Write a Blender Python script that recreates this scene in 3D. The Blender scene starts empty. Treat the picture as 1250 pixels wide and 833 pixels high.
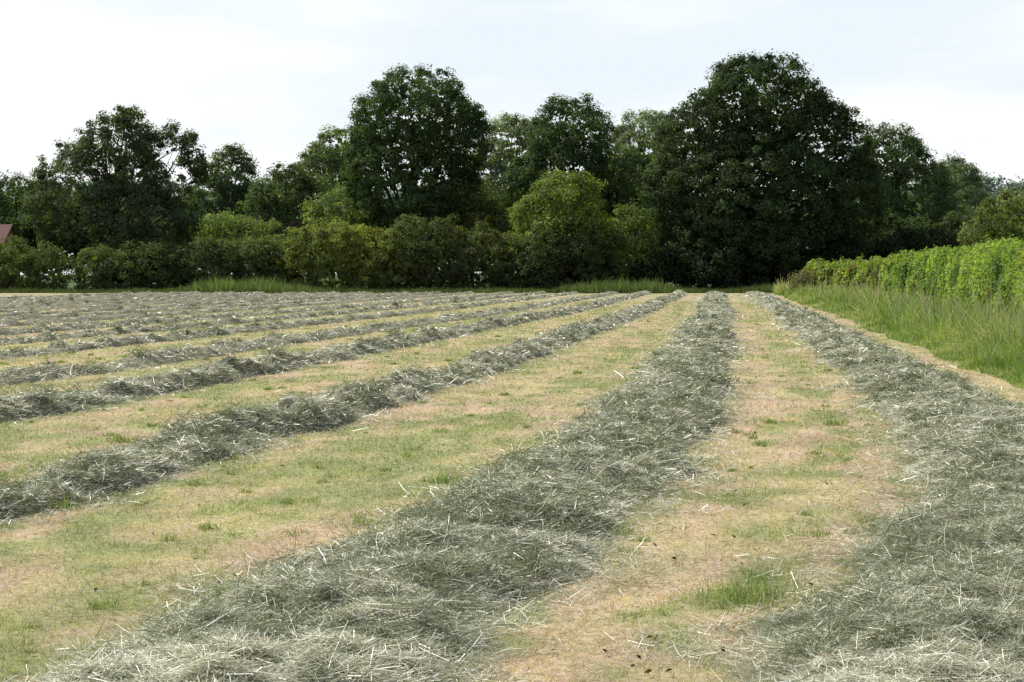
import bpy, math, numpy as np
from mathutils import Vector
rng=np.random.default_rng(7)
scene=bpy.context.scene
F=2000.0; HZ=335.0; EYE=2.0
def PX(u,d): return (u-625.0)/F*d
def PZ(v,d): return EYE+(HZ-v)/F*d

# ---------------- noise ----------------
def _h(ix,iy,seed):
    h=(ix*374761393+iy*668265263+seed*1274126177)&0xffffffff
    h=((h^(h>>13))*1274126177)&0xffffffff
    h=h^(h>>16)
    return h/4294967295.0
def vn(x,y,seed=0):
    x=np.asarray(x,float); y=np.asarray(y,float)
    ix=np.floor(x).astype(np.int64); iy=np.floor(y).astype(np.int64)
    fx=x-ix; fy=y-iy
    fx=fx*fx*(3-2*fx); fy=fy*fy*(3-2*fy)
    a=_h(ix,iy,seed); b=_h(ix+1,iy,seed); c=_h(ix,iy+1,seed); e=_h(ix+1,iy+1,seed)
    return (a*(1-fx)+b*fx)*(1-fy)+(c*(1-fx)+e*fx)*fy
def fbm(x,y,seed=0,o=3):
    s=0;a=0.5;t=0
    for i in range(o):
        s=s+a*vn(x*2**i+13.7*i,y*2**i-7.1*i,seed+i); t+=a; a*=0.5
    return s/t
def sstep(a,b,x):
    t=np.clip((x-a)/(b-a),0,1); return t*t*(3-2*t)

# ---------------- mesh helper (all quads) ----------------
class MB:
    def __init__(s): s.v=[];s.f=[];s.c=[];s.m=[];s.sm=[];s.n=0
    def add(s,V,Fc,C,mi=0,smooth=False):
        V=np.asarray(V,np.float32).reshape(-1,3); Fc=np.asarray(Fc,np.int64).reshape(-1,4)
        C=np.asarray(C,np.float32)
        if C.ndim==1: C=np.tile(C,(len(V),1))
        s.v.append(V); s.f.append(Fc+s.n); s.c.append(C[:,:3]); s.m.append(np.full(len(Fc),mi,np.int32))
        s.sm.append(np.full(len(Fc),smooth,bool)); s.n+=len(V)
    def obj(s,name,mats):
        V=np.concatenate(s.v);Fc=np.concatenate(s.f);C=np.concatenate(s.c);M=np.concatenate(s.m);S=np.concatenate(s.sm)
        me=bpy.data.meshes.new(name)
        me.vertices.add(len(V)); me.vertices.foreach_set("co",V.ravel())
        me.loops.add(Fc.size); me.loops.foreach_set("vertex_index",Fc.ravel().astype(np.int32))
        me.polygons.add(len(Fc)); me.polygons.foreach_set("loop_start",np.arange(0,Fc.size,4,dtype=np.int32))
        for m in mats: me.materials.append(m)
        me.polygons.foreach_set("material_index",M)
        me.polygons.foreach_set("use_smooth",S)
        at=me.color_attributes.new("Col",'FLOAT_COLOR','POINT')
        at.data.foreach_set("color",np.hstack([C,np.ones((len(C),1),np.float32)]).ravel().astype(np.float32))
        me.update(calc_edges=True)
        o=bpy.data.objects.new(name,me); scene.collection.objects.link(o); return o
def grid_faces(nr,nc):
    i=np.arange(nr-1)[:,None]*nc+np.arange(nc-1)[None,:]
    return np.stack([i,i+1,i+nc+1,i+nc],-1).reshape(-1,4)
def ribbons(mb,P,D,L,W,C,bend=None,mi=0,twist=None,taper=0.25):
    """P base (N,3), D unit dir, L len, W width, bend (N,3) displacement of the tip"""
    N=len(P)
    up=rng.normal(size=(N,3)); S=np.cross(D,up); S/=np.linalg.norm(S,axis=1,keepdims=True)+1e-9
    if twist is not None: S=twist
    if bend is None: bend=np.zeros((N,3))
    L=L[:,None];W=W[:,None]
    p0=P; p1=P+D*L*0.5+bend*0.28; p2=P+D*L+bend
    V=np.stack([p0-S*W*.5,p0+S*W*.5,p1-S*W*.45,p1+S*W*.45,p2-S*W*.5*taper,p2+S*W*.5*taper],1).reshape(-1,3)
    b=np.arange(N)[:,None]*6
    Fq=np.concatenate([b+np.array([0,1,3,2]),b+np.array([2,3,5,4])])
    mb.add(V,Fq,np.repeat(C,6,axis=0),mi)
def leafquads(mb,P,Nn,size,C,mi=0,asp=0.62):
    N=len(P)
    Nn=Nn/(np.linalg.norm(Nn,axis=1,keepdims=True)+1e-9)
    A=np.cross(Nn,rng.normal(size=(N,3))); A/=np.linalg.norm(A,axis=1,keepdims=True)+1e-9
    B=np.cross(Nn,A); s=size[:,None]*.5
    V=np.stack([P-A*s,P-B*s*asp+A*s*.15+Nn*s*.2,P+A*s,P+B*s*asp+A*s*.15+Nn*s*.2],1).reshape(-1,3)
    b=np.arange(N)[:,None]*4
    mb.add(V,b+np.array([0,1,2,3]),np.repeat(C,4,axis=0),mi)
def tube(mb,pts,rad,col,mi=1,n=7):
    pts=np.asarray(pts,float); rad=np.asarray(rad,float)
    k=len(pts); a=np.linspace(0,2*np.pi,n+1)
    T=np.gradient(pts,axis=0); T/=np.linalg.norm(T,axis=1,keepdims=True)+1e-9
    ref=np.array([0.31,0.95,0.05]); X=np.cross(T,ref); X/=np.linalg.norm(X,axis=1,keepdims=True)+1e-9
    Y=np.cross(T,X)
    V=pts[:,None,:]+rad[:,None,None]*(np.cos(a)[None,:,None]*X[:,None,:]+np.sin(a)[None,:,None]*Y[:,None,:])
    mb.add(V.reshape(-1,3),grid_faces(k,n+1),np.array(col),mi,True)

# ---------------- materials ----------------
def newmat(name):
    m=bpy.data.materials.new(name); m.use_nodes=True; nt=m.node_tree
    for n in list(nt.nodes): nt.nodes.remove(n)
    out=nt.nodes.new('ShaderNodeOutputMaterial'); return m,nt,out
def foliage_mat(name,trans=0.3,rough=0.5,spec=0.3,tcol=(1.5,1.6,0.7)):
    m,nt,out=newmat(name); N=nt.nodes.new; L=nt.links.new
    at=N('ShaderNodeAttribute'); at.attribute_name="Col"
    col=at.outputs['Color']
    d=N('ShaderNodeBsdfDiffuse'); L(col,d.inputs['Color'])
    g=N('ShaderNodeBsdfGlossy'); g.inputs['Roughness'].default_value=rough; g.inputs['Color'].default_value=(.9,.9,.85,1)
    m1=N('ShaderNodeMixShader'); m1.inputs[0].default_value=spec; L(d.outputs[0],m1.inputs[1]); L(g.outputs[0],m1.inputs[2])
    if trans<=0:
        L(m1.outputs[0],out.inputs[0]); return m
    t=N('ShaderNodeBsdfTranslucent'); mm=N('ShaderNodeVectorMath'); mm.operation='MULTIPLY'; mm.inputs[1].default_value=tcol
    L(col,mm.inputs[0]); L(mm.outputs[0],t.inputs['Color'])
    mx=N('ShaderNodeMixShader'); mx.inputs[0].default_value=trans
    L(m1.outputs[0],mx.inputs[1]); L(t.outputs[0],mx.inputs[2]); L(mx.outputs[0],out.inputs[0]); return m
M_leaf=foliage_mat("tree_leaf",0.36,0.5,0.02,(1.9,2.05,0.7))
M_hleaf=foliage_mat("hedge_leaf",0.4,0.5,0.025,(1.7,1.85,.7))
M_grass=foliage_mat("grass_blade",0.3,0.6,0.02,(1.3,1.35,0.7))
M_hay=foliage_mat("cut_hay",0.12,0.42,0.10,(1.15,1.12,.85))
def rough_mat(name,scale,c1,c2,bump=0.4,attr=False,rough=0.9):
    m,nt,out=newmat(name); N=nt.nodes.new; L=nt.links.new
    tx=N('ShaderNodeTexCoord'); nz=N('ShaderNodeTexNoise'); nz.inputs['Scale'].default_value=scale; nz.inputs['Detail'].default_value=5; nz.inputs['Roughness'].default_value=.7
    L(tx.outputs['Object'],nz.inputs['Vector'])
    p=N('ShaderNodeBsdfPrincipled'); p.inputs['Roughness'].default_value=rough; p.inputs['Specular IOR Level'].default_value=.1
    if attr:
        at=N('ShaderNodeAttribute'); at.attribute_name="Col"
        mr=N('ShaderNodeMapRange'); mr.inputs[1].default_value=.3; mr.inputs[2].default_value=.7; mr.inputs[3].default_value=.6; mr.inputs[4].default_value=1.3
        L(nz.outputs['Fac'],mr.inputs[0]); vm=N('ShaderNodeVectorMath'); vm.operation='SCALE'
        L(at.outputs['Color'],vm.inputs[0]); L(mr.outputs[0],vm.inputs['Scale']); L(vm.outputs[0],p.inputs['Base Color'])
    else:
        cr=N('ShaderNodeValToRGB'); cr.color_ramp.elements[0].position=.35; cr.color_ramp.elements[1].position=.68
        cr.color_ramp.elements[0].color=(*c1,1); cr.color_ramp.elements[1].color=(*c2,1)
        L(nz.outputs['Fac'],cr.inputs[0]); L(cr.outputs[0],p.inputs['Base Color'])
    b=N('ShaderNodeBump'); b.inputs['Strength'].default_value=bump; b.inputs['Distance'].default_value=.05
    L(nz.outputs['Fac'],b.inputs['Height']); L(b.outputs[0],p.inputs['Normal']); L(p.outputs[0],out.inputs[0]); return m
M_bark=rough_mat("bark",3.0,(0.03,0.025,0.018),(0.09,0.075,0.055))
M_ground=rough_mat("stubble_ground",16.0,None,None,0.4,True)
M_mound=rough_mat("hay_mound",22.0,(0.08,0.085,0.05),(0.42,0.40,0.30),0.8)
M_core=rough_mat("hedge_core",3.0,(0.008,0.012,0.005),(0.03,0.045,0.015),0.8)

# ---------------- rows ----------------
yg=np.concatenate([np.linspace(-8,5,40)[:-1],np.geomspace(5,172,620)])
lg=np.log(yg+14)
def curve(tab):
    d=np.array([t[0] for t in tab],float); x=np.array([t[1] for t in tab],float)
    L=np.linspace(lg[0],lg[-1],900); y=np.interp(L,np.log(d+14),x)
    k=np.exp(-np.linspace(-2.2,2.2,91)**2); k/=k.sum()
    pad=45; sl0=y[1]-y[0]; sl1=y[-1]-y[-2]
    yp=np.concatenate([y[0]+sl0*np.arange(-pad,0),y,y[-1]+sl1*np.arange(1,pad+1)])
    y=np.convolve(yp,k,'valid')
    return lambda q: np.interp(np.log(np.asarray(q)+14),L,y)
C0=curve([(-8,-4.6),(5,-2.1),(8,-1.33),(11,-.55),(15.1,.55),(24.2,2.15),(34.8,3.7),(61.5,7.2),(114,13.8),(172,21.2)])
CR=curve([(-8,-2.3),(5,.9),(8,2.1),(11,3.35),(15.1,4.85),(24.2,6.45),(38,8.15),(61.5,11.2),(114,17.7),(172,25.3)])
CL1=curve([(-8,-9.0),(5,-6.2),(12.7,-4.65),(19,-3.45),(26.7,-2.1),(47,1.1),(75,5.1),(114,10.2),(172,17.6)])
CL2=curve([(-8,-13),(5,-10.2),(21.6,-7.45),(27.6,-6.2),(40,-4.2),(52,-2.4),(70,.5),(121,7.4),(172,14.0)])
rows=[(CR,.92,.15),(C0,.84,.17),(CL1,.55,.20),(CL2,.51,.18)]
for k in range(1,15):
    rows.append(((lambda q,k=k: CL2(q)-3.9*k+0.3*np.sin(k*2.1)+0.012*k*np.asarray(q)*0.15),.50+.1*math.sin(k*1.7),.13))
def gz(x,y):
    return 0.05*(fbm(x*.6,y*.6,3,2)-.5)*np.exp(-np.abs(y)/80)
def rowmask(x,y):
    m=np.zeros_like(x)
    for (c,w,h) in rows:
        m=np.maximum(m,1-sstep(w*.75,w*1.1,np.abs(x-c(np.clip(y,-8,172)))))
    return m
TAN=np.array([.535,.455,.275]); PNK=np.array([.565,.435,.315]); GRN=np.array([.31,.335,.145])
def groundcol(x,y):
    yc=np.clip(y,-8,172); r=x-C0(yc)
    ph=(r/4.15)%1.0           # 0 at windrow, .5 mid strip
    g=0.45*fbm(r*1.3,y*.4,11,4)+0.55*fbm(x*2.4,y*1.6,21,4)
    g=g+0.06*np.exp(-((ph-.52)/.11)**2)+0.07*np.exp(-((ph-.80)/.07)**2)-0.06*np.exp(-((ph-.34)/.09)**2)-.05*np.exp(-((ph-.68)/.06)**2)
    g=g-.02*(r>0)+.005
    gf=sstep(.40,.66,g)[:,None]
    pk=sstep(.45,.66,fbm(r*1.4+5,y*.4,31,3)+.05*(r>0))[:,None]
    c=(TAN*(1-pk)+PNK*pk)*(1-gf)+GRN*gf
    br=(0.70+.60*fbm(x*2.4,y*2.0,41,4))[:,None]
    return c*br,gf[:,0]

# ---------------- ground ----------------
ys=np.concatenate([-np.geomspace(1500,8,25),np.linspace(-6,5.5,30),np.geomspace(5.7,400,560),np.geomspace(420,6000,22)])
xi=np.concatenate([np.arange(0,14,.13),np.geomspace(14.2,90,150),np.geomspace(95,5000,22)])
xs=np.concatenate([-xi[::-1][:-1],xi])
X,Y=np.meshgrid(xs,ys); xf=X.ravel(); yf=Y.ravel()
col,_=groundcol(xf,yf)
col*=0.84
far=(sstep(172,180,yf))[:,None]; pas=np.array([.07,.11,.035])*(0.7+.6*fbm(xf*.1,yf*.1,5,2))[:,None]
col=col*(1-far)+pas*far
ver=sstep(2.2,3.4,xf-CR(np.clip(yf,-8,172)))[:,None]; col=col*(1-ver)+np.array([.15,.20,.06])*ver
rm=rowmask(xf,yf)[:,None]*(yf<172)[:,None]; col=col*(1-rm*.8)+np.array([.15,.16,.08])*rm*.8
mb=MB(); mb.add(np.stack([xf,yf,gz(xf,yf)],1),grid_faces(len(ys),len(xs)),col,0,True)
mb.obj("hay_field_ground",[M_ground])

# ---------------- windrows ----------------
def profile(s): return np.clip(1-np.abs(s)**2.6,0,1)**.9
def mound_h(s,x,y,H,seed):
    n=fbm(x*1.6,y*1.5,seed,3); f=fbm(x*4.6,y*4.6,seed+9,2); ff=vn(x*12,y*12,seed+4)
    lo=(.15+1.55*n) if seed<130 else np.clip(-.45+2.7*n,.05,2.2)
    return profile(s)*(H*lo+.20*(f-.42)+.05*(ff-.5))
def haycol(x,y,seed,N):
    r=rng.random(N)
    base=np.where((r<.34)[:,None],np.array([.40,.415,.27]),np.where((r<.70)[:,None],np.array([.64,.63,.49]),np.where((r<.90)[:,None],np.array([.86,.84,.74]),np.array([.18,.235,.09]))))
    dk=sstep(.50,.64,fbm(x*2.6,y*2.0,seed+50,3))[:,None]
    base=base*(1-dk*.55)+np.array([.15,.185,.085])*dk*.55
    br=rng.random(N)<.012
    base[br]=np.array([.30,.17,.10])
    return base*(.7+.6*rng.random(N))[:,None]
def windrow(idx,c,w,H,n):
    seed=100+idx*17
    mb=MB(); nc=27; s=np.linspace(-1,1,nc)
    wy=w*(.62+.80*fbm(yg*1.0,yg*0+idx,seed,4))
    cx=c(yg)+.45*(fbm(yg*.6,yg*0+3,seed+2,3)-.5)
    XX=cx[:,None]+wy[:,None]*s[None,:]; YY=np.repeat(yg[:,None],nc,1); SS=np.repeat(s[None,:],len(yg),0)
    Z=mound_h(SS.ravel(),XX.ravel(),YY.ravel(),H,seed)+gz(XX.ravel(),YY.ravel())-.02*(np.abs(SS.ravel())>.93)
    mb.add(np.stack([XX.ravel(),YY.ravel(),Z],1),grid_faces(len(yg),nc),np.array([.2,.22,.15]),1,True)
    r=rng.random(n); a,b=6.0,172.0
    if idx>=2: a=9.0 if idx==2 else 14.0
    y=1/(1/a-r*(1/a-1/b))
    s=rng.uniform(-1,1,n)
    ed=rng.random(n)<.12; s[ed]=np.sign(s[ed])*(1+.55*np.abs(rng.normal(0,1,ed.sum()))*fbm(y[ed]*1.6,s[ed]*0+2,seed+7,2))
    W=np.interp(y,yg,wy); x=np.interp(y,yg,cx)+W*s
    sc=np.clip(s,-1,1)
    z=mound_h(sc,x,y,H,seed)+gz(x,y)+.004+.05*rng.random(n)**2*profile(sc*.9)
    az=rng.uniform(0,2*np.pi,n); pit=rng.normal(0,.22,n); pit[rng.random(n)<.04]+=.45
    D=np.stack([np.cos(az)*np.cos(pit),np.sin(az)*np.cos(pit),np.sin(pit)],1)
    Ln=rng.uniform(.05,.23,n)*(1+y/250); Wd=np.maximum(.0030,.00030*y)*rng.uniform(.6,1.5,n)
    P=np.stack([x,y,z],1)-D*Ln[:,None]*.5
    P[:,2]=np.maximum(P[:,2],gz(x,y)+.003)
    bend=rng.normal(0,.25,(n,3))*Ln[:,None]; bend[:,2]=bend[:,2]*.5-.03*Ln
    sd=np.cross(D,np.array([0,0,1.0])+rng.normal(0,.5,(n,3))); sd/=np.linalg.norm(sd,axis=1,keepdims=True)
    ribbons(mb,P,D,Ln,Wd,haycol(x,y,seed,n),bend,0,twist=sd,taper=.5)
    # ragged raised tufts
    nt=int(n*.0024)+40
    yt=1/(1/8-rng.random(nt)*(1/8-1/140)); st=rng.uniform(-.85,.85,nt); xt=np.interp(yt,yg,cx)+np.interp(yt,yg,wy)*st
    zt=mound_h(st,xt,yt,H,seed)
    m=70; R=rng.uniform(.05,.15,nt)*(1 if idx<2 else 1.25)
    yy=np.repeat(yt,m)+np.repeat(R,m)*rng.normal(0,.8,nt*m); xx=np.repeat(xt,m)+np.repeat(R,m)*rng.normal(0,1.0,nt*m)
    zz=np.repeat(zt,m)+np.repeat(R,m)*np.abs(rng.normal(0,.45,nt*m))
    az=rng.uniform(0,2*np.pi,nt*m); pit=rng.normal(.1,.45,nt*m)
    D=np.stack([np.cos(az)*np.cos(pit),np.sin(az)*np.cos(pit),np.sin(pit)],1)
    Ln=rng.uniform(.05,.16,nt*m); Wd=np.maximum(.0035,.0004*yy)
    cc=np.where((rng.random(nt*m)<.6)[:,None],np.array([.12,.16,.065]),np.array([.36,.38,.24]))*rng.uniform(.7,1.3,nt*m)[:,None]
    ribbons(mb,np.stack([xx,yy,zz],1)-D*Ln[:,None]*.5,D,Ln,Wd,cc,rng.normal(0,.3,(nt*m,3))*Ln[:,None],0,taper=.5)
    mb.obj("hay_windrow",[M_hay,M_mound])
cnt=[200000,210000,105000,70000]+[32000]*4+[14000]*10
for i,(c,w,H) in enumerate(rows): windrow(i,c,w,H,cnt[i])

# ---------------- stubble (short mown grass) ----------------
n=430000
y=np.exp(rng.uniform(np.log(6.6),np.log(120),n)); x=rng.uniform(-.38,.38,n)*y+rng.normal(0,.5,n)
keep=(rowmask(x,y)<.6)&(x-CR(y)<3.0)
x=x[keep];y=y[keep];n=len(x)
gc,gf=groundcol(x,y)
az=rng.uniform(0,2*np.pi,n); flat=rng.random(n)<(.5-.3*gf)
pit=np.where(flat,rng.normal(.08,.12,n),rng.normal(1.0,.3,n))
D=np.stack([np.cos(az)*np.cos(pit),np.sin(az)*np.cos(pit),np.abs(np.sin(pit))],1)
patch=fbm(x*1.3,y*1.3,77,2)
Ln=rng.uniform(.015,.042,n)*(1+.9*gf*sstep(.45,.7,patch))*np.where(flat,1.9,1)*(1+y/120)
Wd=np.maximum(.0026,.00032*y)*rng.uniform(.6,1.4,n)
cc=gc*1.12*(.65+.7*rng.random(n))[:,None]
pale=rng.random(n)<.24; cc[pale]=np.array([.70,.62,.46])*(.7+.45*rng.random(pale.sum()))[:,None]
gr=rng.random(n)<.07+.14*gf; cc[gr]=np.array([.19,.27,.08])*(.7+.7*rng.random(gr.sum()))[:,None]
mb=MB(); ribbons(mb,np.stack([x,y,gz(x,y)+.004],1),D,Ln,Wd,cc,rng.normal(0,.2,(n,3))*Ln[:,None],0)
T=[(915,735,.16,330),(700,690,.08,150),(65,625,.11,160),(150,540,.1,130),(545,590,.09,160),(1020,520,.08,120),(760,655,.06,110),(250,650,.05,100),(1120,470,.1,160),(120,745,.05,130),(930,545,.05,110),(640,560,.08,160),(590,745,.04,80),(1060,640,.06,100)]
TT=[]
for u,v,h,k in T:
    d=EYE*F/(v-HZ); TT.append((PX(u,d),d,h,k))
for i in range(320):
    d=math.exp(rng.uniform(math.log(8),math.log(70))); xx=rng.uniform(-.36,.36)*d
    if rowmask(np.array([xx]),np.array([d]))[0]<.5 and xx<CR(d): TT.append((xx,d,rng.uniform(.02,.06),rng.integers(25,90)))
for (tx,ty,h,k) in TT:
    k=int(k); x=tx+rng.normal(0,h*.9,k); y=ty+rng.normal(0,h*.9,k); az=rng.uniform(0,2*np.pi,k); pit=rng.normal(1.15,.28,k)
    D=np.stack([np.cos(az)*np.cos(pit),np.sin(az)*np.cos(pit),np.abs(np.sin(pit))],1); Ln=h*rng.uniform(.5,1.3,k)
    cc=np.array([.21,.29,.085])*rng.uniform(.6,1.5,k)[:,None]
    ribbons(mb,np.stack([x,y,gz(x,y)],1),D,Ln,np.maximum(.0035,.0004*y),cc,rng.normal(0,.2,(k,3))*Ln[:,None],0)
k=340; y=np.exp(rng.uniform(np.log(8),np.log(45),k)); x=rng.uniform(-.3,.3,k)*y; s=rng.random(k)<.5
x=np.where(s,C0(y)+2.3+rng.normal(0,.5,k),x)
leafquads(mb,np.stack([x,y,gz(x,y)+.03],1),rng.normal(0,.4,(k,3))+np.array([0,0,1]),rng.uniform(.02,.055,k),np.array([.06,.035,.02])*rng.uniform(.6,1.5,k)[:,None])
# loose hay blown across the strips
k=34000; y=np.exp(rng.uniform(np.log(7),np.log(90),k)); x=rng.uniform(-.36,.36,k)*y; ok=(fbm(x*1.1,y*.8,93,3)>.5)&(x<CR(y)+2.5); x=x[ok];y=y[ok];k=len(x)
az=rng.uniform(0,2*np.pi,k); D=np.stack([np.cos(az),np.sin(az),rng.uniform(0,.12,k)],1)
Ln=rng.uniform(.05,.2,k); ribbons(mb,np.stack([x,y,gz(x,y)+.02],1),D,Ln,np.maximum(.003,.0003*y),np.array([.46,.45,.34])*rng.uniform(.5,1.4,k)[:,None],rng.normal(0,.12,(k,3))*Ln[:,None]*np.array([1,1,.2]),0,twist=np.cross(D,np.array([0,0,1.0])))
mb.obj("mown_grass_stubble",[M_grass])

# ---------------- verge of tall grass on the right ----------------
def hx(y):
    return np.interp(y,[0,30,57,100,120,135,152],[7.6,12.6,17.4,24.5,27.0,27.3,27.0])
mb=MB(); n=190000
y=np.exp(rng.uniform(np.log(16),np.log(165),n))
lo=CR(y)+1.5+.9*fbm(y*.35,y*0,61,2); hi=hx(np.minimum(y,152))+.3
f=rng.random(n); x=lo+(hi-lo)*f
tall=.08+.52*sstep(0.03,.38,f+.35*(fbm(x*.5,y*.3,63,2)-.5))-.36*sstep(.55,1,f); hv=tall*(.25+1.5*fbm(x*1.5,y*.9,65,3))
az=rng.uniform(0,2*np.pi,n); pit=rng.normal(1.12,.3,n)
D=np.stack([np.cos(az)*np.cos(pit),np.sin(az)*np.cos(pit),np.abs(np.sin(pit))],1)
Ln=hv*rng.uniform(.5,1.45,n); Wd=np.maximum(.006,.00036*y)*rng.uniform(.7,1.5,n)
mixv=sstep(.4,.65,fbm(x*.8,y*.5,67,3))[:,None]
cc=(np.array([.17,.28,.06])*(1-mixv)+np.array([.36,.43,.14])*mixv)*rng.uniform(.5,1.5,n)[:,None]
sd=rng.random(n)<.06; cc[sd]=np.array([.54,.48,.34])*rng.uniform(.7,1.2,sd.sum())[:,None]; Ln[sd]*=1.5
bd=rng.normal(0,.32,(n,3))*Ln[:,None]; bd[:,2]-=.08*Ln
ribbons(mb,np.stack([x,y,gz(x,y)-.01],1),D,Ln,Wd,cc,bd,0)
k=170; yc_=np.exp(rng.uniform(np.log(26),np.log(140),k)); fr=rng.uniform(.25,1,k); xc_=CR(yc_)+2.2+(hx(yc_)-CR(yc_)-2.2)*fr
m=170; R=rng.uniform(.2,.6,k); g=rng.normal(size=(k*m,3))*.5
Q=np.stack([np.repeat(xc_,m),np.repeat(yc_,m),np.repeat(R*.5,m)],1)+g*np.repeat(R,m)[:,None]; Q[:,2]=np.abs(Q[:,2])
leafquads(mb,Q,rng.normal(0,.6,(k*m,3))+np.array([0,0,.8]),np.clip(.0016*Q[:,1],.05,.2),np.array([.10,.17,.04])*rng.uniform(.6,1.4,k*m)[:,None])
mb.obj("verge_grass",[M_grass])
# far headland grass
mb=MB(); n=70000
x=rng.uniform(-75,45,n); y=rng.uniform(170,183,n); e=fbm(x*.12,x*0,71,3)
uu=625+F*x/y
pk=np.exp(-((uu-305)/75)**4)+.8*np.exp(-((uu-760)/70)**4)+.5*np.exp(-((uu-960)/50)**4)
keep=y>174-3*pk-2*e; x=x[keep];y=y[keep];pk=pk[keep];n=len(x)
Ln=(.35+.65*pk)*rng.uniform(.5,1.4,n)*(.5+fbm(x*.5,y*.4,75,2)); az=rng.uniform(0,2*np.pi,n); pit=rng.normal(1.3,.18,n)
D=np.stack([np.cos(az)*np.cos(pit),np.sin(az)*np.cos(pit),np.abs(np.sin(pit))],1)
cc=np.array([.13,.18,.06])*(.40+.7*fbm(x*.4,y*.5,73,2)+.5*pk)[:,None]*rng.uniform(.6,1.4,n)[:,None]
ribbons(mb,np.stack([x,y,0*x],1),D,Ln,rng.uniform(.05,.11,n),cc,rng.normal(0,.2,(n,3))*Ln[:,None],0)
mb.obj("headland_grass",[M_grass])

# ---------------- trees ----------------
def foliage(mb,lobes,col,rc=1.05,ls=.32,dens=1.0,gap=0.0,zmin=.1,inner=.3,colvar=.4,perclump=72,squash=1.0):
    """lobes: world (cx,cy,cz,rx,ry,rz)"""
    lobes=np.array(lobes,float); CC=[]
    for i,(cx,cy,cz,rx,ry,rz) in enumerate(lobes):
        p=1.6; area=4*np.pi*((((rx*ry)**p+(rx*rz)**p+(ry*rz)**p)/3)**(1/p))
        k=int(area/(rc*rc*1.25)*dens)
        v=rng.normal(size=(k,3)); v/=np.linalg.norm(v,axis=1,keepdims=True)
        rad=.97-.28*rng.random(k)**1.6
        rad*=.88+.30*fbm(v[:,0]*2.8+v[:,1]*1.3+i*9,v[:,2]*3.0+v[:,1]*1.1,200+i,2)
        P=np.array([cx,cy,cz])+v*rad[:,None]*np.array([rx,ry,rz])
        ok=np.ones(k,bool)
        for j,(ax,ay,az_,bx,by,bz) in enumerate(lobes):
            if j!=i: ok&=(((P-np.array([ax,ay,az_]))/np.array([bx,by,bz]))**2).sum(1)>.5
        ok&=P[:,2]>zmin
        if gap>0:
            ok&=fbm(P[:,0]*.28+P[:,1]*.17,P[:,2]*.3,300+i,2)>gap
        P=P[ok]; v=v[ok]
        if len(P)==0: continue
        r=rc*rng.uniform(.45,1.4,len(P)); tint=rng.uniform(1-colvar,1+colvar,len(P))
        m=perclump; N=len(P)*m
        g=rng.normal(size=(N,3)); g/=np.linalg.norm(g,axis=1,keepdims=True); rr=rng.random(N)**.5
        Q=np.repeat(P,m,0)+g*(rr*np.repeat(r,m))[:,None]*np.array([1,1,.72*squash])
        nn=g*.8+np.repeat(v,m,0)*.6+rng.normal(0,.5,(N,3))+np.array([0,0,.4])
        c=np.array(col)*np.repeat(tint,m)[:,None]*rng.uniform(.75,1.25,N)[:,None]
        hue=np.repeat(rng.random(len(P)),m)[:,None]; c=c*(1+np.array([.35,.08,-.15])*(hue-.5))
        c=c*(.65+.7*fbm(Q[:,0]*.3+Q[:,1]*.2,Q[:,2]*.33-Q[:,1]*.13,400,2))[:,None]
        ok=Q[:,2]>.03
        leafquads(mb,Q[ok],nn[ok],(ls*rng.uniform(.6,1.35,N))[ok],c[ok],0)
        CC.append(P)
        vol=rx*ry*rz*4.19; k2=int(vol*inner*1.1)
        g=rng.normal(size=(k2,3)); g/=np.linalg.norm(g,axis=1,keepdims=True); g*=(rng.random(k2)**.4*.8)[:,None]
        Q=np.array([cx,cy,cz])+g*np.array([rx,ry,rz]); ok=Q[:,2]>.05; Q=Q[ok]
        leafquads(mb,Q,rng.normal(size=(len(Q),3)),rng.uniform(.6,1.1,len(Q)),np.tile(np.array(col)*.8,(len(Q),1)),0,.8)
    return np.concatenate(CC)
def px_lobes(L,d,depth=.9):
    out=[]
    for q in L:
        u,v,ru,rv=q[:4]; dd=d+(q[4] if len(q)>4 else 0)
        out.append((PX(u,dd),dd,PZ(v,dd),ru/F*dd,max(ru,rv*.7)/F*dd*depth,rv/F*dd))
    return out
def tree(name,d,L,col,trunk_u,tr=.45,limbs=16,**kw):
    mb=MB(); lobes=px_lobes(L,d); CC=foliage(mb,lobes,col,**kw)
    tx=PX(trunk_u,d); la=np.array(lobes); zt=(la[:,2]+la[:,5]*.1).max(); lean=rng.normal(0,.4,2)
    zs=np.linspace(0,zt,8); f=zs/zt
    tp=np.stack([tx+lean[0]*np.sin(f*3),d+lean[1]*np.sin(f*2.5),zs-.15],1)
    tube(mb,tp,tr*(1.0-.82*f)+.25*tr*np.exp(-f*14),(.07,.06,.05),1,9)
    sel=CC[rng.choice(len(CC),min(limbs,len(CC)),replace=False)]
    for p in sel:
        f0=rng.uniform(.18,.6); b=np.array([np.interp(f0,f,tp[:,k]) for k in range(3)])
        if p[2]<b[2]: b[2]=max(1.2,p[2]*.6)
        mid=(b+p)/2+np.array([0,0,.05*np.linalg.norm(p-b)])+rng.normal(0,.3,3)
        q1=b*.55+mid*.45+rng.normal(0,.15,3); q2=mid*.5+p*.5+rng.normal(0,.25,3)
        r0=tr*.42*(1-f0)+.05
        tube(mb,[b,q1,mid,q2,p],[r0,r0*.75,r0*.52,r0*.33,.03],(.07,.06,.05),1,6)
        for j in range(3):
            e=p*.85+mid*.15+np.clip(rng.normal(0,.6,3),-.9,.7); tube(mb,[mid,(mid+e)/2+rng.normal(0,.2,3),e],[r0*.35,r0*.2,.02],(.07,.06,.05),1,5)
    return mb.obj(name,[M_leaf,M_bark])
DK=(.062,.100,.040); MD=(.090,.130,.056)  # tree colours raised, farther trees more, standing in for haze
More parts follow.
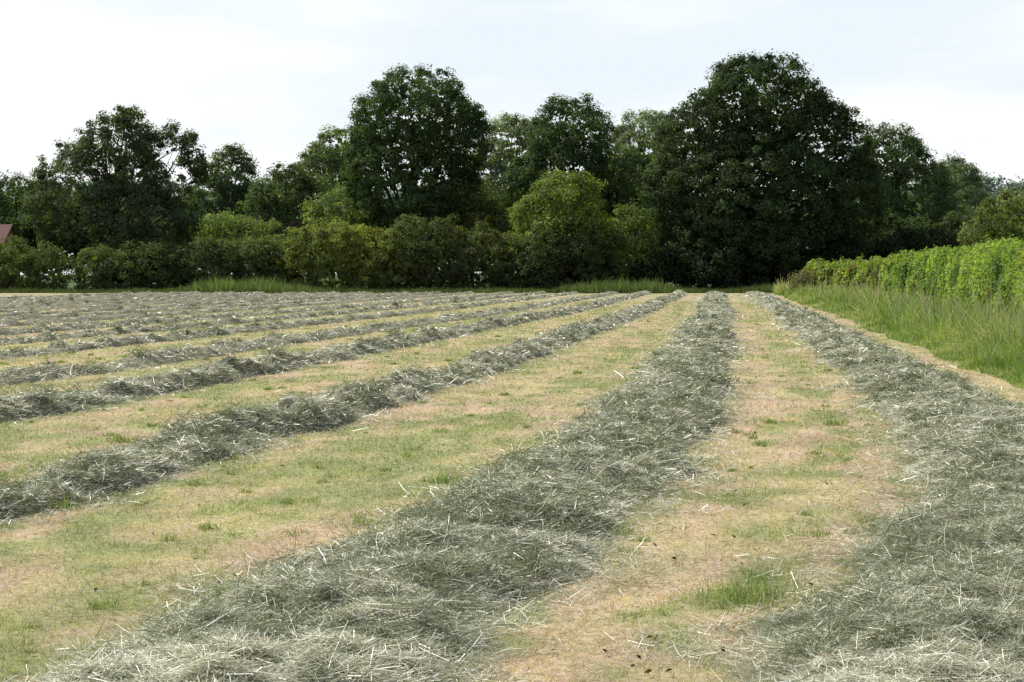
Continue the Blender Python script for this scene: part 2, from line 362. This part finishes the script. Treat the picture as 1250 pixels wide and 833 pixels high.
tree("oak_tree",195,[(148,185,52,52),(95,225,52,54),(212,208,40,52),(150,270,90,50),(66,258,34,40),(170,225,34,60),(240,190,16,30)],(.082,.110,.062),150,gap=.38,rc=.95,limbs=40,inner=.1)
tree("ash_tree",232,[(283,214,30,34),(270,255,38,42)],(.10,.14,.075),275,gap=.2,rc=1.0)
tree("sycamore_tree",205,[(510,152,80,66),(500,220,76,66),(450,205,30,50),(562,175,38,52)],DK,505,tr=.6)
tree("hawthorn_tree",215,[(352,240,42,36),(378,265,50,50),(328,262,34,34)],MD,352,tr=.3)
tree("ash_tree",238,[(414,192,32,38),(398,235,50,55),(385,195,14,20)],(.15,.195,.085),405,gap=.2)
tree("willow_tree",228,[(622,188,46,46),(600,238,55,52),(660,180,30,35)],(.20,.24,.165),612,gap=.25,rc=1.0)
tree("lime_tree",208,[(698,166,51,48),(690,218,58,50),(648,232,34,45)],(.066,.105,.046),695)
tree("ash_tree",245,[(785,180,42,42),(768,232,60,52),(812,165,22,26)],(.20,.24,.16),780,gap=.3,rc=1.0)
tree("hawthorn_tree",212,[(765,215,38,36),(742,255,50,45)],MD,760,tr=.3)
tree("horse_chestnut_tree",193,[(928,135,84,64),(868,175,64,62),(990,180,70,66),(925,240,135,84),(832,250,52,66),(1032,240,50,66),(920,305,132,48),(905,95,36,24)],(.050,.076,.032),905,tr=.8,limbs=40,gap=.18)
tree("beech_tree",228,[(1083,196,44,44),(1112,238,52,50),(1068,262,50,50)],(.092,.132,.066),1090)
tree("ash_tree",255,[(1165,220,32,28),(1165,255,50,42)],(.15,.19,.125),1165,gap=.25)
tree("field_maple_tree",150,[(1240,268,48,34),(1208,290,32,24),(1235,300,40,26)],(.14,.175,.062),1235,tr=.25)
tree("hawthorn_tree",186,[(688,250,48,36),(692,298,62,48),(655,270,30,30),(712,228,20,18)],(.17,.215,.06),690,tr=.3,gap=.22)
tree("elder_bush",187,[(772,288,30,38),(757,318,26,30),(790,325,24,24)],(.15,.20,.065),770,tr=.2)
tree("hawthorn_tree",208,[(565,245,40,32),(590,275,45,32)],(.13,.15,.055),575,tr=.3)
tree("hawthorn_tree",205,[(270,285,50,22),(310,290,40,22),(420,262,55,28)],(.19,.245,.095),290,tr=.3)
tree("oak_tree",222,[(22,248,36,34),(52,262,34,40),(-25,245,40,40)],MD,20)
# distant tree belt
mb=MB(); L=[]
for u in range(-120,1400,28):
    L.append((u,300+rng.uniform(-8,8),34,34+rng.uniform(-6,10),rng.uniform(-8,8)))
foliage(mb,px_lobes(L,222),(.06,.086,.036),rc=1.4,ls=.55,perclump=36)
mb.obj("background_tree_belt",[M_leaf])
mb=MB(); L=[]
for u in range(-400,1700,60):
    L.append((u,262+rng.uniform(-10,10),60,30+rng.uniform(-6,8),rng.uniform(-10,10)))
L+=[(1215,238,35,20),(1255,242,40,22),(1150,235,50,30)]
foliage(mb,px_lobes(L,420),(.20,.26,.30),rc=2.6,ls=1.0,perclump=36,dens=.9)  # bluish leaf colour paints the haze of distance into the woodland
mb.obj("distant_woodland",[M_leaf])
# left hedge, overgrown shrubs in a line
mb=MB()
def shrubs(mb,spec,d,col,**kw):
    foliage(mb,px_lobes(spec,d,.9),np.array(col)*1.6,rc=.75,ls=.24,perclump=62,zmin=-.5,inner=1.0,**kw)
shrubs(mb,[(-60,330,60,36),(10,328,42,36),(55,332,30,32)],183,(.078,.10,.036))
shrubs(mb,[(118,334,30,34),(150,338,30,28)],183,(.07,.09,.035))
L=[(u,332+rng.uniform(-4,4),26,38+rng.uniform(-5,5),rng.uniform(-1,1)) for u in range(165,350,22)]
shrubs(mb,L,184,(.062,.08,.03))
L=[(370,325,34,46),(405,318,40,50),(440,322,36,50),(470,326,30,46)]
shrubs(mb,L,183,(.12,.14,.04))
L=[(500,318,38,54),(540,322,42,54),(585,324,42,50),(620,328,34,42)]
shrubs(mb,L,184,(.060,.073,.028))
L=[(665,328,36,50),(705,326,40,50),(735,334,26,38)]
shrubs(mb,L,182,(.042,.056,.02))
mb.obj("overgrown_hedge",[M_hleaf])
mb=MB()
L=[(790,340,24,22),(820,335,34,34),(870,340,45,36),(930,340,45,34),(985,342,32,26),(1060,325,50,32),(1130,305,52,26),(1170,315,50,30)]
foliage(mb,px_lobes(L,186),(.032,.046,.018),rc=1.0,ls=.34,perclump=60,inner=1.0)  # very dark leaf colour fills in the shade beneath the trees
mb.obj("understorey_shade_shrub",[M_leaf])
mb=MB()
L=[(985,345,20,14),(1010,343,20,14),(1035,342,18,14)]
foliage(mb,px_lobes(L,146),(.17,.16,.07),rc=.6,ls=.2,perclump=60,inner=1)
mb.obj("bramble_bush",[M_hleaf])

# ---------------- trimmed hedge on the right ----------------
mb=MB(); HW=1.15
def hh(y): return 2.9+.95*(fbm(y*.33,y*0,81,3)-.5)
def hsec(y,t):
    a=np.pi*(1-t); sx=np.sign(np.cos(a))*np.abs(np.cos(a))**.62; sz=np.abs(np.sin(a))**.68
    return sx,sz
yc=np.linspace(20,153,260); tt=np.linspace(0,1,22)
Yc,Tc=np.meshgrid(yc,tt,indexing='ij'); sx,sz=hsec(Yc,Tc)
lump=.70+.1*fbm(Yc*1.2,Tc*5,83,2)
mb.add(np.stack([(hx(Yc)+1.1+HW*sx*lump).ravel(),Yc.ravel(),(hh(Yc)*sz*(lump+.05)).ravel()],1),grid_faces(len(yc),len(tt)),np.array([.02,.03,.01]),1,True)  # dark inner shell added to block light through the hedge
n=230000
y=1/(1/22-rng.random(n)*(1/22-1/153)); y=np.where(rng.random(n)<.5,rng.uniform(45,153,n),y)
t=rng.random(n)**1.5; sx,sz=hsec(y,t)
plant=np.abs(np.sin(y*1.05+1.3*fbm(y*.3,y*0,95,2)*6))**.5
lump=.72+.22*plant+.75*(fbm(y*.9,t*5+y*.2,85,3)-.40)+rng.normal(0,.035,n); lump-=.18*(vn(y*2.4,t*13,87)>.66)
P=np.stack([hx(y)+1.1+HW*1.1*sx*lump,y,hh(y)*sz*(.58+.44*lump)],1)
P+=rng.normal(0,.05,(n,3))
nn=np.stack([sx,0*sx,sz],1)+rng.normal(0,.6,(n,3))
br=fbm(y*.7,t*5,89,3); mixh=sstep(.4,.62,br)[:,None]
c=(np.array([.10,.17,.035])*(1-mixh)+np.array([.27,.36,.085])*mixh)*rng.uniform(.6,1.4,n)[:,None]
rd=(fbm(y*.5,t*3,91,2)>.68)&(rng.random(n)<.25)|(y>118)&(rng.random(n)<.35); c[rd]=np.array([.22,.17,.08])*rng.uniform(.7,1.3,rd.sum())[:,None]
ok=P[:,2]>.05
leafquads(mb,P[ok],nn[ok],(np.clip(.0021*y,.075,.3)*rng.uniform(.7,1.3,n))[ok],c[ok],0)
k=2200; y=rng.uniform(30,150,k); m=9
xb=hx(y)+1.1+rng.uniform(-1.1,.8,k); hb=hh(y)*rng.uniform(.82,.94,k); ln=rng.uniform(.1,.65,k)*fbm(y*1.1,y*0,97,2)*1.8
f=np.tile(np.linspace(0,1,m),k); Q=np.stack([np.repeat(xb,m)+rng.normal(0,.06,k*m),np.repeat(y,m)+rng.normal(0,.06,k*m),np.repeat(hb,m)+f*np.repeat(ln,m)],1)
leafquads(mb,Q,rng.normal(size=(k*m,3))+np.array([0,0,.3]),np.clip(.0018*Q[:,1],.06,.25)*rng.uniform(.7,1.2,k*m),np.array([.22,.30,.07])*rng.uniform(.6,1.3,k*m)[:,None])
mb.obj("trimmed_hedge",[M_hleaf,M_core])

# ---------------- brick house, glimpsed at far left ----------------
def simple_mesh(name,verts,faces,mat,parent=None):
    me=bpy.data.meshes.new(name); me.from_pydata(verts,[],faces); me.materials.append(mat); me.update()
    o=bpy.data.objects.new(name,me); scene.collection.objects.link(o)
    if parent: o.parent=parent
    return o
def brick(name,c1,c2,mort,sc):
    m,nt,out=newmat(name); N=nt.nodes.new; L=nt.links.new
    tx=N('ShaderNodeTexCoord'); b=N('ShaderNodeTexBrick'); b.inputs['Scale'].default_value=sc
    mp=N('ShaderNodeMapping'); mp.inputs['Rotation'].default_value=(math.radians(90),0,0)
    b.inputs['Color1'].default_value=(*c1,1); b.inputs['Color2'].default_value=(*c2,1); b.inputs['Mortar'].default_value=(*mort,1)
    L(tx.outputs['Object'],mp.inputs['Vector']); L(mp.outputs[0],b.inputs['Vector'])
    p=N('ShaderNodeBsdfPrincipled'); p.inputs['Roughness'].default_value=.9; L(b.outputs['Color'],p.inputs['Base Color']); L(p.outputs[0],out.inputs[0]); return m
MBk=brick("red_brick",(.28,.10,.07),(.2,.07,.05),(.35,.32,.28),3.0); MRf=brick("clay_tile",(.17,.08,.06),(.13,.06,.045),(.08,.04,.03),2.0)
MW=rough_mat("window_paint",5,(.7,.7,.68),(.8,.8,.78),.05); MG=rough_mat("window_glass",2,(.02,.025,.03),(.04,.045,.05),.02,rough=.15)
def box(x0,x1,y0,y1,z0,z1):
    v=[(x0,y0,z0),(x1,y0,z0),(x1,y1,z0),(x0,y1,z0),(x0,y0,z1),(x1,y0,z1),(x1,y1,z1),(x0,y1,z1)]
    return v,[(0,3,2,1),(4,5,6,7),(0,1,5,4),(1,2,6,5),(2,3,7,6),(3,0,4,7)]
house=bpy.data.objects.new("brick_house",None); scene.collection.objects.link(house)
hx0,hx1,hy0,hy1=-73.5,-61.6,198,205; ze=5.6; zr=8.0; ym=(hy0+hy1)/2
v=[(hx0,hy0,0),(hx1,hy0,0),(hx1,hy1,0),(hx0,hy1,0),(hx0,hy0,ze),(hx1,hy0,ze),(hx1,hy1,ze),(hx0,hy1,ze),(hx0,ym,zr-.1),(hx1,ym,zr-.1)]
simple_mesh("walls",v,[(0,1,5,4),(1,2,6,9,5),(2,3,7,6),(3,0,4,8,7)],MBk,house)
v=[(hx0-.3,hy0-.4,ze-.15),(hx1+.3,hy0-.4,ze-.15),(hx1+.3,ym,zr),(hx0-.3,ym,zr),(hx0-.3,hy1+.4,ze-.15),(hx1+.3,hy1+.4,ze-.15)]
r=simple_mesh("roof",v,[(0,1,2,3),(3,2,5,4)],MRf,house); sm=r.modifiers.new("t",'SOLIDIFY'); sm.thickness=.12; sm.offset=1
v,f=box(hx1-3.9,hx1-3.0,ym-.4,ym+.4,zr-.8,zr+.9); simple_mesh("chimney",v,f,MBk,house)
for j,(wx,wz) in enumerate([(-71,3.7),(-67.5,3.7),(-64,3.7),(-71,1),(-64,1)]):
    v,f=box(wx-.6,wx+.6,hy0-.04,hy0+.02,wz,wz+1.3); simple_mesh("window_frame_%d"%j,v,f,MW,house)
    v,f=box(wx-.5,wx+.5,hy0-.06,hy0-.045,wz+.1,wz+1.2); simple_mesh("window_glass_%d"%j,v,f,MG,house)
v,f=box(-68,-67,hy0-.06,hy0+.02,.02,2.1); simple_mesh("door",v,f,MW,house)

# ---------------- bird on the sycamore top ----------------
bd=205.0; bx=PX(527,bd); bz=PZ(84,bd)
me=bpy.data.meshes.new("bird")
pv=[(-.17,0,-.06),(-.08,0,0),(0,0,.08),(.07,0,.17),(.1,0,.26),(.15,0,.26),(.19,0,.245),(-.28,0,-.12),(0,.04,-.06),(0,.04,-.14),(0,-.04,-.06),(0,-.04,-.14)]
pe=[(7,0),(0,1),(1,2),(2,3),(3,4),(4,5),(5,6),(2,8),(8,9),(2,10),(10,11)]
me.from_pydata(pv,pe,[]); bird=bpy.data.objects.new("wood_pigeon",me); scene.collection.objects.link(bird)
sk=bird.modifiers.new("skin",'SKIN'); rr=[.035,.07,.09,.07,.05,.025,.008,.03,.02,.012,.02,.012]
for i,q in enumerate(rr): me.skin_vertices[0].data[i].radius=(q,q)
me.skin_vertices[0].data[2].use_root=True
ss=bird.modifiers.new("s",'SUBSURF'); ss.levels=1; ss.render_levels=1
me.materials.append(rough_mat("bird_feather",20,(.03,.032,.04),(.08,.085,.1),.1))
bird.location=(bx,bd,bz+.12)
mb=MB(); tube(mb,[(-.2,0,-2.6),(-.05,0,-1.3),(0,0,-.12)],[.06,.045,.03],(.07,.06,.05),0,6); tw=mb.obj("perch_twig",[M_bark]); tw.parent=bird

# ---------------- sky & sun ----------------
EL=math.radians(50); AZ=math.radians(-50)
S=Vector((math.sin(AZ)*math.cos(EL),math.cos(AZ)*math.cos(EL),math.sin(EL)))
sl=bpy.data.lights.new("sun",'SUN'); sl.energy=5.0; sl.angle=math.radians(.5); sl.color=(1,.955,.88)
so=bpy.data.objects.new("sun",sl); so.rotation_euler=S.to_track_quat('Z','Y').to_euler(); scene.collection.objects.link(so)
w=bpy.data.worlds.new("World"); scene.world=w; w.use_nodes=True; nt=w.node_tree
for n_ in list(nt.nodes): nt.nodes.remove(n_)
N=nt.nodes.new; L=nt.links.new
out=N('ShaderNodeOutputWorld'); bg=N('ShaderNodeBackground'); bg.inputs['Strength'].default_value=.12
sky=N('ShaderNodeTexSky'); sky.sky_type='NISHITA'; sky.sun_disc=False; sky.sun_elevation=EL; sky.sun_rotation=AZ; sky.air_density=1.0; sky.dust_density=2.0
tc=N('ShaderNodeTexCoord'); mp=N('ShaderNodeMapping'); mp.inputs['Scale'].default_value=(1.6,1.6,7.0); mp.inputs['Location'].default_value=(.3,0,.4)
nz=N('ShaderNodeTexNoise'); nz.inputs['Scale'].default_value=2.2; nz.inputs['Detail'].default_value=6; nz.inputs['Roughness'].default_value=.5
L(tc.outputs['Generated'],mp.inputs['Vector']); L(mp.outputs[0],nz.inputs['Vector'])
mr=N('ShaderNodeMapRange'); mr.inputs[1].default_value=.38; mr.inputs[2].default_value=.60; mr.inputs[3].default_value=0; mr.inputs[4].default_value=1.0
L(nz.outputs['Fac'],mr.inputs[0])
sp=N('ShaderNodeSeparateXYZ'); L(tc.outputs['Generated'],sp.inputs[0])
m2=N('ShaderNodeMapRange'); m2.inputs[1].default_value=.22; m2.inputs[2].default_value=.5; m2.inputs[3].default_value=1.0; m2.inputs[4].default_value=.15
L(sp.outputs['Z'],m2.inputs[0])
cl=N('ShaderNodeMixRGB'); cl.inputs[1].default_value=(7.0,7.75,8.3,1); cl.inputs[2].default_value=(9.0,9.05,9.0,1); L(mr.outputs[0],cl.inputs[0])
# haze is brighter on the sun's half of the sky
dp=N('ShaderNodeVectorMath'); dp.operation='DOT_PRODUCT'; L(tc.outputs['Generated'],dp.inputs[0]); dp.inputs[1].default_value=(math.sin(AZ),math.cos(AZ),0)
m3=N('ShaderNodeMapRange'); m3.inputs[1].default_value=-.7; m3.inputs[2].default_value=.3; m3.inputs[3].default_value=.58; m3.inputs[4].default_value=1.0
L(dp.outputs['Value'],m3.inputs[0])
sc_=N('ShaderNodeVectorMath'); sc_.operation='SCALE'; L(cl.outputs[0],sc_.inputs[0]); L(m3.outputs[0],sc_.inputs['Scale'])
mx=N('ShaderNodeMixRGB'); L(m2.outputs[0],mx.inputs[0]); L(sky.outputs[0],mx.inputs[1]); L(sc_.outputs[0],mx.inputs[2])
L(mx.outputs[0],bg.inputs[0]); L(bg.outputs[0],out.inputs[0])

# ---------------- camera ----------------
cd=bpy.data.cameras.new("camera"); cd.lens=57.6; cd.sensor_width=36; cd.clip_end=20000; cd.clip_start=.1
co=bpy.data.objects.new("camera",cd); co.location=(0,0,EYE); co.rotation_euler=(math.radians(90)-math.atan(81.5/2000),0,0)
scene.collection.objects.link(co); scene.camera=co
scene.view_settings.view_transform='Standard'; scene.view_settings.look='None'; scene.view_settings.exposure=0
